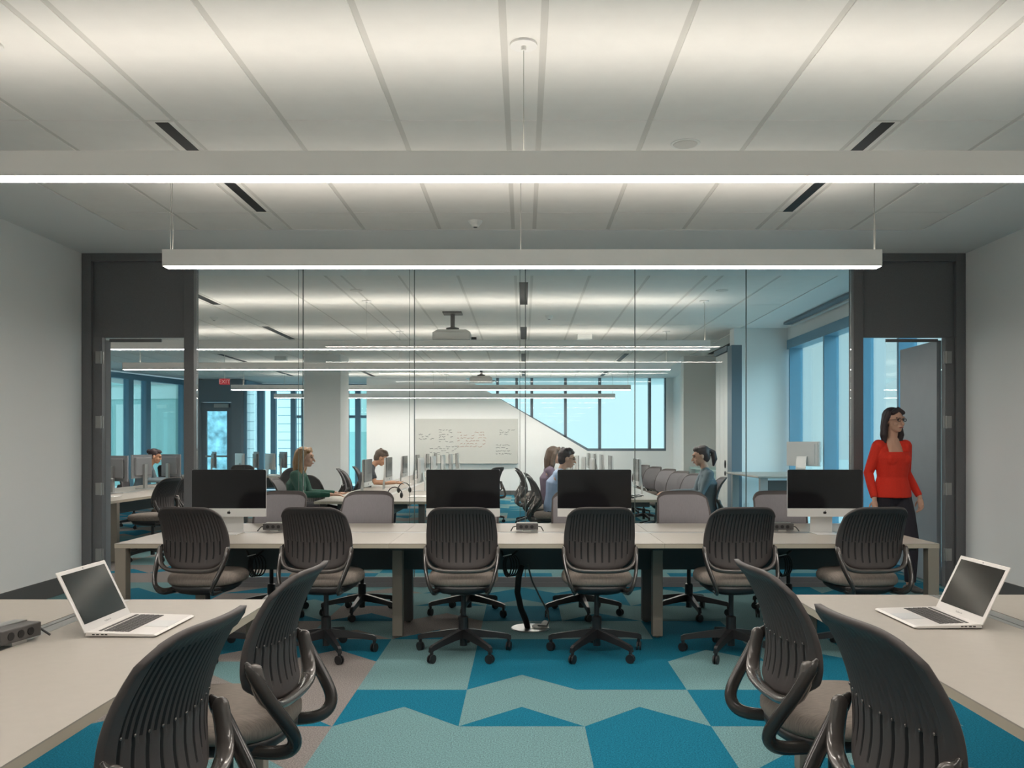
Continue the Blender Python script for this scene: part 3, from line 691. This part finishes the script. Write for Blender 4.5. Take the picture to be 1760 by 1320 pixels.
def make_monitor():
    r = empty('monitor', cat='monitor')
    MB().box(-.26, .26, -.02, .0, .16, .50).box(-.25, .25, -.0205, -.0195, .17, .49, 1).build('panel', ['mgrey', 'screen'], r, bevel=.004)
    MB().box(-.2, .2, .0, .03, .2, .46).build('rear_case', 'mgrey', r, bevel=.01)
    MB().box(-.035, .035, .03, .06, .0, .36).pad((0, .03, 0), .12, .10, [(0, 1, 0), (.012, 1, 0), (.016, .9, 0)]).build('stand', 'alu', r)
    return r
MO = make_monitor(); um = [True]
def monitor(x, y, ang, label):
    f = um[0]; um[0] = False; return place(MO, f, (x, y, ZT), math.radians(ang), label, 'grey monitors in the far left area')
monitor(-5.42, 11.2, 148, 'grey monitor on the desk row through the left doorway, at the left jamb')
monitor(-5.56, 12.3, 264, 'dark monitor seen from behind, left of the person in the left doorway')
monitor(-5.42, 12.95, 143, 'grey monitor right of the person seen through the left doorway')
monitor(-6.50, 17.7, 118, 'grey monitor on the distant desk, leftmost')
monitor(-5.62, 17.7, 118, 'grey monitor on the distant desk, middle')
monitor(-5.05, 17.7, 122, 'grey monitor on the distant desk, rightmost')

# laptops
def laptop(x, y0, y1, sgn, label):
    """hinge along Y at x, base reaches sgn*.24 away from the hinge; the screen leans back"""
    r = empty('laptop', (x, (y0+y1)/2, ZT), 0 if sgn > 0 else PI, label=label, cat='laptop', group='silver laptops')
    w_ = (y1-y0)/2; D = .235
    MB().prism([(-.005, .004), (.0, .018), (D-.01, .011), (D, .006), (D-.01, .002)], lambda u, v, t: (u, t, v), -w_, w_).build('base', 'lapbez', r, bevel=.002)
    k = MB()
    sl = -.007/D
    for i in range(6):
        for j in range(13):
            x0 = .03+i*.0175; ya = -w_+.024+j*(2*w_-.048)/13
            z = .018+sl*x0; k.box(x0, x0+(.0145 if i else .010), ya, ya+(2*w_-.048)/13-.003, z-.003, z+.0012)
    k.build('keyboard', 'key', r)
    z = .018+sl*.18; MB().add([(.142, -.05, .018+sl*.142+.0006), (.225, -.05, .018+sl*.225+.0006), (.225, .05, .018+sl*.225+.0006), (.142, .05, .018+sl*.142+.0006), (.142, -.05, .010), (.225, -.05, .008), (.225, .05, .008), (.142, .05, .010)],
        [(0, 1, 2, 3), (7, 6, 5, 4), (0, 4, 5, 1), (1, 5, 6, 2), (2, 6, 7, 3), (3, 7, 4, 0)]).build('touchpad', 'pad', r)
    a = math.radians(26); d = Vector((-math.sin(a), 0, math.cos(a))); n_ = Vector((math.cos(a), 0, math.sin(a))); o_ = Vector((-.002, 0, .015)); hl = .222
    def slab(u0, u1, v0, v1, t0, t1, nm, mt, bv=0):
        vs = [o_+d*v+n_*t+Vector((0, u, 0)) for t in (t0, t1) for v in (v0, v1) for u in (u0, u1)]
        MB().add(vs, [(0, 2, 3, 1), (4, 5, 7, 6), (0, 1, 5, 4), (2, 6, 7, 3), (0, 4, 6, 2), (1, 3, 7, 5)]).build(nm, mt, r, bevel=bv)
    slab(-w_, w_, 0, hl, -.005, 0, 'lid', 'lapbez', .002)
    slab(-w_+.017, w_-.017, .027, hl-.014, 0, .0008, 'screen', 'lapscr')
    slab(-.003, .003, hl-.009, hl-.006, 0, .0008, 'webcam', 'key')
    for j, q in enumerate((.020, .034, .05, .062)):
        MB().box(q, q+.009, -sgn*w_-.0006, -sgn*w_+.0006, .008, .012).build('port', 'key', r)
    tc = bpy.data.curves.new('lettering', 'FONT'); tc.body = 'MacBook Air'; tc.size = .0085; tc.align_x = 'CENTER'; tc.materials.append(M['hub'])
    t = textmesh(tc, r)
    t.location = o_+d*.010+n_*.0006; t.rotation_euler = Matrix((Vector((0, 1, 0)), d, n_)).transposed().to_euler()
    return r
laptop(-1.455, 2.805, 3.13, 1, 'open silver laptop on the lower left desk')
laptop(1.59, 2.93, 3.26, -1, 'open silver laptop on the lower right desk')

# power boxes
def power_box(x, y, ang, label, raise_=.0):
    o = empty('power_hub', (x, y, ZT), math.radians(ang), label=label, cat='power hub', group='desk power boxes')
    MB().box(-.082, .082, -.05, .05, .012, .058).build('body', 'hub', o, bevel=.004)
    for k in range(3):
        MB().lathe([(0, -.002), (.013, -.002), (.013, 0), (0, 0)], (-.045+k*.04, -.0505, .035), n=12, axis='y').build('socket', 'cable', o)
    MB().box(-.075, .075, -.0, .045, .058, .062).build('cap', 'alu', o)
    MB().box(-.03, .03, -.04, .04, 0, .012).build('foot', 'alu', o)
    MB().tube([(.082, -.01, .035), (.105, -.02, .03), (.12, -.05, .004)], .004, 6).tube([(-.082, -.01, .035), (-.105, -.02, .03), (-.12, -.05, .004)], .004, 6).build('cord', 'cable', o)
for px, l in ((474, 'between the first two chairs from left'), (906, 'in the centre of the long bench'), (1342, 'beside the right all-in-one computer')):
    power_box(PX(px, 6.3), 6.30, 0, 'grey power box on the long bench, %s' % l)
power_box(-1.66, 2.72, 78, 'grey power box on the lower left desk beside the laptop')
o = None
# cable bundles, thick cable and floor plate
for px, l in ((435, 'left'), (872, 'centre'), (1342, 'right')):
    x = PX(px, 5.95); o = empty('cable_coil', (x, 5.95, .55), 0, label='black coiled cable hanging under the long bench, %s one' % l, cat='cable', group='cable coils under the bench')
    q = MB()
    for k in range(4):
        q.tube([(.028*math.cos(t*PI/8)*(1+.25*k)+.012*k, .012*k-.02, -.04+.075*math.sin(t*PI/8)) for t in range(17)], .005, 6)
    q.tube([(-.05, 0, .09), (-.03, 0, .03), (.0, 0, .02), (.03, 0, .03), (.10, 0, .09)], .009, 6)
    q.build('cord', 'cable', o, smooth=True); MB().tube([(-.03, -.03, .03), (.03, -.035, .045)], .004, 6).build('tie', 'white', o)
tag(MB().tube([(-.012, 6.05, .50), (-.035, 6.05, .42), (-.045, 6.08, .30), (-.02, 6.15, .17), (.015, 6.22, .07), (.03, 6.26, .008)], .022, 10).build('power_cable', 'cable', smooth=True), 'thick black cable dropping from the bench to the round floor plate', 'cable')
tag(MB().tube([(.03, 6.08, .50), (.06, 6.1, .38), (.12, 6.15, .25), (.17, 6.2, .15), (.19, 6.2, .07), (.17, 6.2, .03), (.10, 6.24, .025)], .006, 8).build('data_cable', 'cableg', smooth=True), 'thin grey cable beside the thick black cable under the bench', 'cable')
o = empty('floor_plate', (.05, 6.27, 0), 0, label='round silver floor plate under the middle of the long bench', cat='floor outlet')
MB().lathe([(0, 0), (.145, 0), (.14, .006), (0, .008)], n=32).build('plate', 'alu', o, smooth=False)
MB().ell((.06, -.02, .02), (.05, .02, .018)).ell((.11, -.01, .03), (.03, .02, .03)).build('connector', 'white', o)

# ================================================================ FAR CHAIRS
gL = 'chairs in the room behind the glass'
for k, (x, y, a, l) in enumerate([(-4.42, 10.05, 80, 'dark chair seen side-on just beyond the left doorway'), (-4.56, 11.0, 84, 'dark chair behind the mullion right of the left doorway'),
        (-6.75, 10.9, -85, 'chair at the far side of the desk row, at the left jamb'), (-6.42, 13.9, -80, 'chair carrying the person seen through the left doorway'),
        (-2.68, 9.95, -88, 'chair carrying the woman in the green sweater'), (-2.62, 11.1, -45, 'empty chair right of the woman in green'), (-2.50, 12.9, -82, 'chair carrying the young man in the dark t-shirt'),
        (-2.78, 13.9, -85, 'first empty chair behind the young man in the dark t-shirt'), (-2.78, 15.2, -85, 'second empty chair behind the young man in the dark t-shirt'),
        (-.70, 11.2, 80, 'chair on the aisle side of the left desk row, nearest'), (-.70, 13.0, 85, 'chair on the aisle side of the left desk row, second'), (-.66, 14.8, 60, 'tilted looking chair above the left-centre computer'),
        (.34, 10.35, -88, 'chair carrying the man with glasses'), (.30, 11.7, -85, 'chair carrying the woman with long hair beside the man with glasses'), (.17, 13.0, -85, 'third chair in the aisle file beside the man with glasses'), (.15, 14.4, -85, 'fourth chair in the aisle file beside the man with glasses'),
        (2.12, 10.1, 88, 'chair carrying the girl with the ponytail'), (2.12, 11.3, 118, 'first empty chair behind the girl with the ponytail'), (2.12, 12.4, 118, 'second empty chair behind the girl with the ponytail'), (2.12, 13.5, 118, 'third empty chair behind the girl with the ponytail'),
        (2.12, 14.9, 118, 'fourth empty chair behind the girl with the ponytail'), (2.12, 16.3, 118, 'fifth empty chair behind the girl with the ponytail'),
        (-3.75, 13.2, 100, 'dark chair left of the woman in green, turned to the left desks'), (-4.2, 14.4, 80, 'dark chair behind the left computer on the long bench'), (-5.5, 16.6, 10, 'chair at the distant desk near the far left door'), (-6.9, 16.6, 0, 'chair at the left of the distant desk')]):
    chair(x, y, a, l, gL)

# small items on the far desks
q = MB(); rd = random.Random(5)
for k in range(7):
    x = rd.uniform(1.12, 1.3); y = rd.uniform(10.05, 10.35); r_ = rd.uniform(.06, .16)
    q.tube([(x+r_*math.cos(t*.7)+.02*math.sin(k+t), y+r_*1.5*math.sin(t*.7), ZT+.006+.02*abs(math.sin(t*.9+k))) for t in range(10)], .005, 5)
tag(q.build('cable_tangle', 'cable', smooth=True), 'tangle of thin cables on the right desk row behind the glass', 'cables', kind='stuff')
for k, (x, y, l) in enumerate([(-1.55, 10.15, 'nearest the glass'), (-1.6, 11.3, 'second from the glass')]):
    o = empty('headphones', (x, y, ZT), .5*k, label='black headphones on the left desk row, %s' % l, cat='headphones')
    MB().tube([(.085*math.cos(t*PI/8), 0, .05+.085*math.sin(t*PI/8)) for t in range(9)], .006, 6).build('headband', 'cable', o)
    for s in (-1, 1): MB().ell((s*.08, 0, .038), (.02, .035, .037)).build('ear_cup', 'cable', o)
tag(MB().box(-1.42, -1.2, 10.35, 10.65, ZT, ZT+.006).build('paper_sheet', 'white'), 'sheet of paper on the left desk row behind the glass', 'paper')
tag(MB().box(-5.35, -5.05, 10.4, 10.6, ZT, ZT+.006).build('paper_sheet', 'white'), 'sheet of paper on the desk seen through the left doorway', 'paper')
o = empty('wall_outlet', (3.5, 13.225, .40), 0, label='white wall outlet low on the wall right of the dark post', cat='outlet'); MB().box(-.035, .035, -.006, 0, -.055, .055).build('plate', 'white', o)

# ================================================================ PEOPLE
def lerp(a, b, t): return tuple(a[k]+(b[k]-a[k])*t for k in range(3))
def hand(mb_, wr, d, side, curl=.5, s=1.0):
    """wr wrist, d pointing direction, side = palm-width direction"""
    d = Vector(d).normalized(); sd = Vector(side); sd = (sd-d*sd.dot(d)).normalized(); nrm = d.cross(sd).normalized(); wr = Vector(wr)
    palm = wr+d*.05*s
    mb_.tube([wr-d*.01, wr+d*.02*s, palm, wr+d*.085*s], [.022*s, .026*s, .034*s, .032*s], 10, round_=True, flat=(1, .5))
    for k, (off, ln) in enumerate(((-.027, .066), (-.009, .076), (.009, .070), (.026, .055))):
        b0 = wr+d*.085*s+sd*off*s; c1 = (d*math.cos(curl*.6)+nrm*math.sin(curl*.6)); c2 = (d*math.cos(curl*1.5)+nrm*math.sin(curl*1.5))
        mb_.tube([b0-d*.01, b0+c1*ln*.5*s, b0+c1*ln*.5*s+c2*ln*.5*s], [.0085*s, .0078*s, .0062*s], 7, round_=True)
    t0 = wr+d*.03*s-sd*.028*s
    mb_.tube([t0, t0+(d*.6-sd*.7+nrm*.25).normalized()*.035*s, t0+(d*.6-sd*.7+nrm*.25).normalized()*.035*s+(d*.9-sd*.1+nrm*.3).normalized()*.028*s], [.012*s, .010*s, .008*s], 7, round_=True)
def orient(c, f):     # head frame: centre c, faces horizontal-ish direction f
    f = Vector(f).normalized(); z = Vector((0, 0, 1)); x = f.cross(z).normalized(); u = x.cross(f)
    return Matrix(((x.x, f.x, u.x, c[0]), (x.y, f.y, u.y, c[1]), (x.z, f.z, u.z, c[2]), (0, 0, 0, 1)))
def head_parts(r, body, hc, face, skin, hair, style, glasses=False):
    T = orient(hc, face); old = body.M; body.M = T
    body.ell((0, -.012, .03), (.074, .092, .088)); body.ell((0, .022, -.035), (.056, .066, .072)); body.ell((0, .05, -.085), (.028, .03, .022))
    body.tube([(0, .085, .01), (0, .102, -.018), (0, .112, -.034)], [.009, .011, .013], 8, round_=True)
    body.ell((.0, .082, -.062), (.022, .014, .009)); body.ell((0, .085, .03), (.05, .012, .012))
    for s in (-1, 1):
        body.ell((s*.078, -.005, -.01), (.010, .019, .030)); body.ell((s*.036, .058, -.03), (.024, .024, .024))
    body.M = old
    for s in (-1, 1):
        e = MB(); e.M = T; e.ell((s*.030, .083, .006), (.013, .007, .007), n=10); e.build('eye', 'eye', r, smooth=True)
    e = MB(); e.M = T; e.tube([(-.02, .091, -.063), (0, .097, -.061), (.02, .091, -.063)], [.004, .007, .004], 8, round_=True, flat=(1, .8)); e.build('mouth', 'lip', r, smooth=True)
    e = MB(); e.M = T
    for s in (-1, 1): e.tube([(s*.014, .090, .024), (s*.032, .088, .029), (s*.05, .076, .023)], .004, 6)
    e.build('eyebrow', hair, r)
    h = MB(); h.M = T
    h.ell((0, -.028, .048), (.084, .096, .085)); h.ell((0, -.055, .0), (.076, .06, .085))
    if style in ('long', 'straight'):
        rx = .085 if style == 'long' else .075
        for s in (-1, 1):
            h.tube([(s*.062, .0, .08), (s*.082, -.012, .02), (s*rx, -.03, -.06), (s*(rx+.012), -.028, -.13), (s*(rx+.006), -.03, -.20 if style == 'long' else -.19)], [.026, .030, .034, .036, .02], 8, round_=True)
        h.tube([(0, -.07, .05), (0, -.085, -.06), (0, -.075, -.17), (0, -.07, -.23)], [.06, .065, .06, .035], 10, round_=True)
        h.tube([(-.055, .052, .075), (0, .050, .105), (.055, .052, .075)], [.022, .026, .022], 8, round_=True)
    elif style == 'pony':
        h.ell((0, -.11, .055), (.028, .03, .028)); h.tube([(0, -.115, .06), (0, -.155, .02), (0, -.155, -.06), (0, -.13, -.13)], [.022, .034, .036, .014], 8, round_=True)
        h.ell((0, .03, .09), (.06, .05, .035))
    elif style == 'bun':
        h.ell((0, -.115, .06), (.04, .04, .04)); h.ell((0, .035, .09), (.06, .05, .035))
    else:
        for k in range(14):
            a = k*2.4; h.ell((.05*math.cos(a), -.01+.055*math.sin(a), .112+.010*math.sin(k)), (.026, .026, .022), n=8)
        h.ell((0, .055, .085), (.055, .032, .026))
    h.build('hair', hair, r, remesh=.006)
    if glasses:
        g = MB(); g.M = T
        for s in (-1, 1):
            g.tube([(s*.032+.021*math.cos(t*PI/6), .098, .004+.015*math.sin(t*PI/6)) for t in range(13)], .0022, 6); g.tube([(s*.053, .096, .008), (s*.082, .02, .006)], .002, 6)
        g.tube([(-.011, .099, .008), (.011, .099, .008)], .002, 6); g.build('glasses', 'cable', r)
def person(loc, rz, J, label, top, legs, skin, hair, style, face=(0, 1, 0), glasses=False, sleeves='long', vox=.009, neck='round', s=1.0):
    """J: joints in local space; the person faces +Y"""
    r = empty('person', loc, math.radians(rz), label=label, cat='person'); r.scale = (s, s, s)
    b = MB(); hips, chest, nk, hc = J['hips'], J['chest'], J['neck'], J['head']
    b.tube([hips, lerp(hips, chest, .5), chest, lerp(chest, nk, .75)], [.13, .115, .135, .07], 12, round_=True, flat=(1.1, .72))
    b.tube([lerp(chest, nk, .6), nk, lerp(nk, hc, .6)], [.06, .048, .05], 10, round_=True)
    for q in ('L', 'R'):
        sh, el, wr = J['sh'+q], J['el'+q], J['wr'+q]
        b.tube([lerp(chest, sh, .4), sh, lerp(sh, el, .4), el, lerp(el, wr, .35), wr], [.055, .050, .043, .034, .034, .022], 10, round_=True)
        d = Vector(wr)-Vector(el); d = Vector(J.get('hd'+q, d)); hand(b, wr, d, J.get('side'+q, (0, 1, 0) if J['wr'+q][2] < .95 and 'walk' in J else (1 if q == 'R' else -1, 0, 0)), J.get('curl', .5))
        hp, kn, an = J['hp'+q], J['kn'+q], J['an'+q]
        b.tube([hp, lerp(hp, kn, .4), kn, lerp(kn, an, .3), an], [.09, .083, .056, .055, .036], 10, round_=True)
    head_parts(r, b, hc, face, skin, hair, style, glasses)
    b.build('body', skin, r, remesh=vox)
    t = MB(); e = .010
    if neck == 'scoop':
        t.tube([lerp(hips, chest, -.22), lerp(hips, chest, .05), lerp(hips, chest, .45), lerp(hips, chest, .8), lerp(chest, nk, .08), lerp(chest, nk, .34)], [.168, .160, .130, .146, .156, .145], 20, flat=(1.12, .84))
        for q in ('L', 'R'):
            sh = J['sh'+q]; c = (sh[0]*.78, sh[1], chest[2]+.03); t.tube([c, (sh[0]*.82, sh[1], sh[2]-.03), (sh[0]*.66, sh[1]-.01, sh[2]+.018)], [.075, .066, .040], 12, round_=True)
        for s_ in (-1, 1): t.ell((s_*.066, chest[1]+.075, chest[2]+.005), (.066, .055, .062))
    else:
        t.tube([hips, lerp(hips, chest, .5), chest, lerp(chest, nk, .72)], [.142, .128, .148, .08], 14, round_=True, flat=(1.12, .78))
        t.tube([J['shL'], lerp(chest, nk, .55), J['shR']], [.06, .075, .06], 10, round_=True)
    for q in ('L', 'R'):
        sh, el, wr = J['sh'+q], J['el'+q], J['wr'+q]
        if sleeves == 'long': t.tube([sh, lerp(sh, el, .5), el, lerp(el, wr, .5), lerp(el, wr, .95)], [.062, .054, .045, .040, .031], 10, round_=False)
        else: t.tube([sh, lerp(sh, el, .35), lerp(sh, el, .72)], [.062, .058, .056], 10)
        t.ell(sh, (.06, .06, .058))
    t.build('top', top, r, remesh=vox)
    l = MB(); l.tube([(hips[0], hips[1], hips[2]-.05), (hips[0], hips[1], hips[2]-.01)], [.138, .130], 12, round_=True, flat=(1.08, .76))
    for q in ('L', 'R'):
        hp, kn, an = J['hp'+q], J['kn'+q], J['an'+q]
        l.tube([lerp(hips, hp, .5), hp, lerp(hp, kn, .5), kn, lerp(kn, an, .4), lerp(kn, an, .96)], [.10, .096, .090, .068, .064, .050], 10, round_=False)
    l.build('trousers', legs, r, remesh=vox)
    for q in ('L', 'R'):
        an = J['an'+q]; f = Vector(J.get('foot'+q, (0, 1, 0))).normalized()
        a = Vector((an[0], an[1], an[2]-.03)); MB().tube([a-f*.045+Vector((0, 0, -.01)), a, a+f*.08+Vector((0, 0, -.018)), a+f*.15+Vector((0, 0, -.022))], [.036, .042, .038, .026], 10, round_=True, flat=(1, .85)).build('shoe', 'hub', r, smooth=True)
    return r
def seated(lean=0.0, reach=.33, hz=.79, head_down=0, el=.22):
    L_ = lean
    return dict(hips=(0, -.07, .60), chest=(0, -.08+L_*.45, .90-L_*.12), neck=(0, -.05+L_*.95, 1.08-L_*.24), head=(0, .0+L_*1.12+head_down, 1.225-L_*.34-head_down*.4),
        shL=(-.165, -.07+L_*.75, 1.015-L_*.2), shR=(.165, -.07+L_*.75, 1.015-L_*.2), elL=(-el, .03+L_*.6, hz+.0), elR=(el, .03+L_*.6, hz+.0), wrL=(-.15, reach, hz-.005), wrR=(.15, reach, hz-.005), hdL=(.1, 1, -.05), hdR=(-.1, 1, -.05),
        hpL=(-.09, 0, .60), hpR=(.09, 0, .60), knL=(-.11, .38, .585), knR=(.11, .38, .585), anL=(-.11, .36, .095), anR=(.11, .36, .095), curl=.35)
person((-2.62, 9.95, 0), -88, seated(.04, .38), 'woman with long fair hair in a dark green sweater seated behind the glass', 'green', 'trous', 'skin', 'blond', 'straight', face=(0, 1, -.05))
person((-2.38, 12.9, 0), -80, seated(.13, .40, .79, .05), 'young man in a dark t-shirt leaning over the desk behind the glass', 'tee', 'trous', 'skin2', 'brown', 'short', face=(0, 1, -.55), sleeves='short')
person((.42, 10.35, 0), -88, seated(.10, .36), 'dark haired man with glasses in a light blue shirt behind the glass', 'bluet', 'trous', 'skin', 'hair', 'short', face=(0, 1, -.12), glasses=True)
person((.40, 11.7, 0), -85, seated(.03, .34), 'woman with long dark hair seated just left of the man with glasses', 'plum', 'trous', 'skin', 'brown', 'straight', face=(0, 1, -.1))
person((2.12, 10.1, 0), 88, seated(.0, .36), 'girl with a dark ponytail in a grey jacket seated facing left', 'greyt', 'trous', 'skin', 'hair', 'pony', face=(0, 1, -.18))
person((-6.26, 13.9, 0), -80, seated(.16, .38), 'person with dark tied hair and grey shirt seen through the left doorway', 'greyt', 'trous', 'skin2', 'hair', 'bun', face=(0, 1, -.25))
JW = dict(walk=1, hips=(0, 0, .96), chest=(0, .01, 1.24), neck=(0, .0, 1.455), head=(.0, .03, 1.605), shL=(-.142, .0, 1.375), shR=(.142, .0, 1.375),
    elL=(-.200, -.06, 1.12), elR=(.215, -.05, 1.12), wrL=(-.255, .06, .895), wrR=(.225, .05, .885), hdL=(-.05, .15, -1), hdR=(0, .1, -1), sideL=(0, 1, 0), sideR=(0, 1, 0),
    hpL=(-.085, 0, .93), hpR=(.085, 0, .93), knL=(-.08, .16, .52), knR=(.08, -.02, .50), anL=(-.07, .16, .11), anR=(.08, -.30, .17), footL=(0, 1, .05), footR=(0, .7, -.6), curl=.7)
person((PX(1533, 7.75), 7.75, 0), 180+14, JW, 'woman with long dark hair and glasses in a red sweater walking through the right doorway', 'redtop', 'trous', 'skin', 'hair', 'long', face=(-.1, 1, .02), glasses=True, vox=.006, neck='scoop', s=.985)
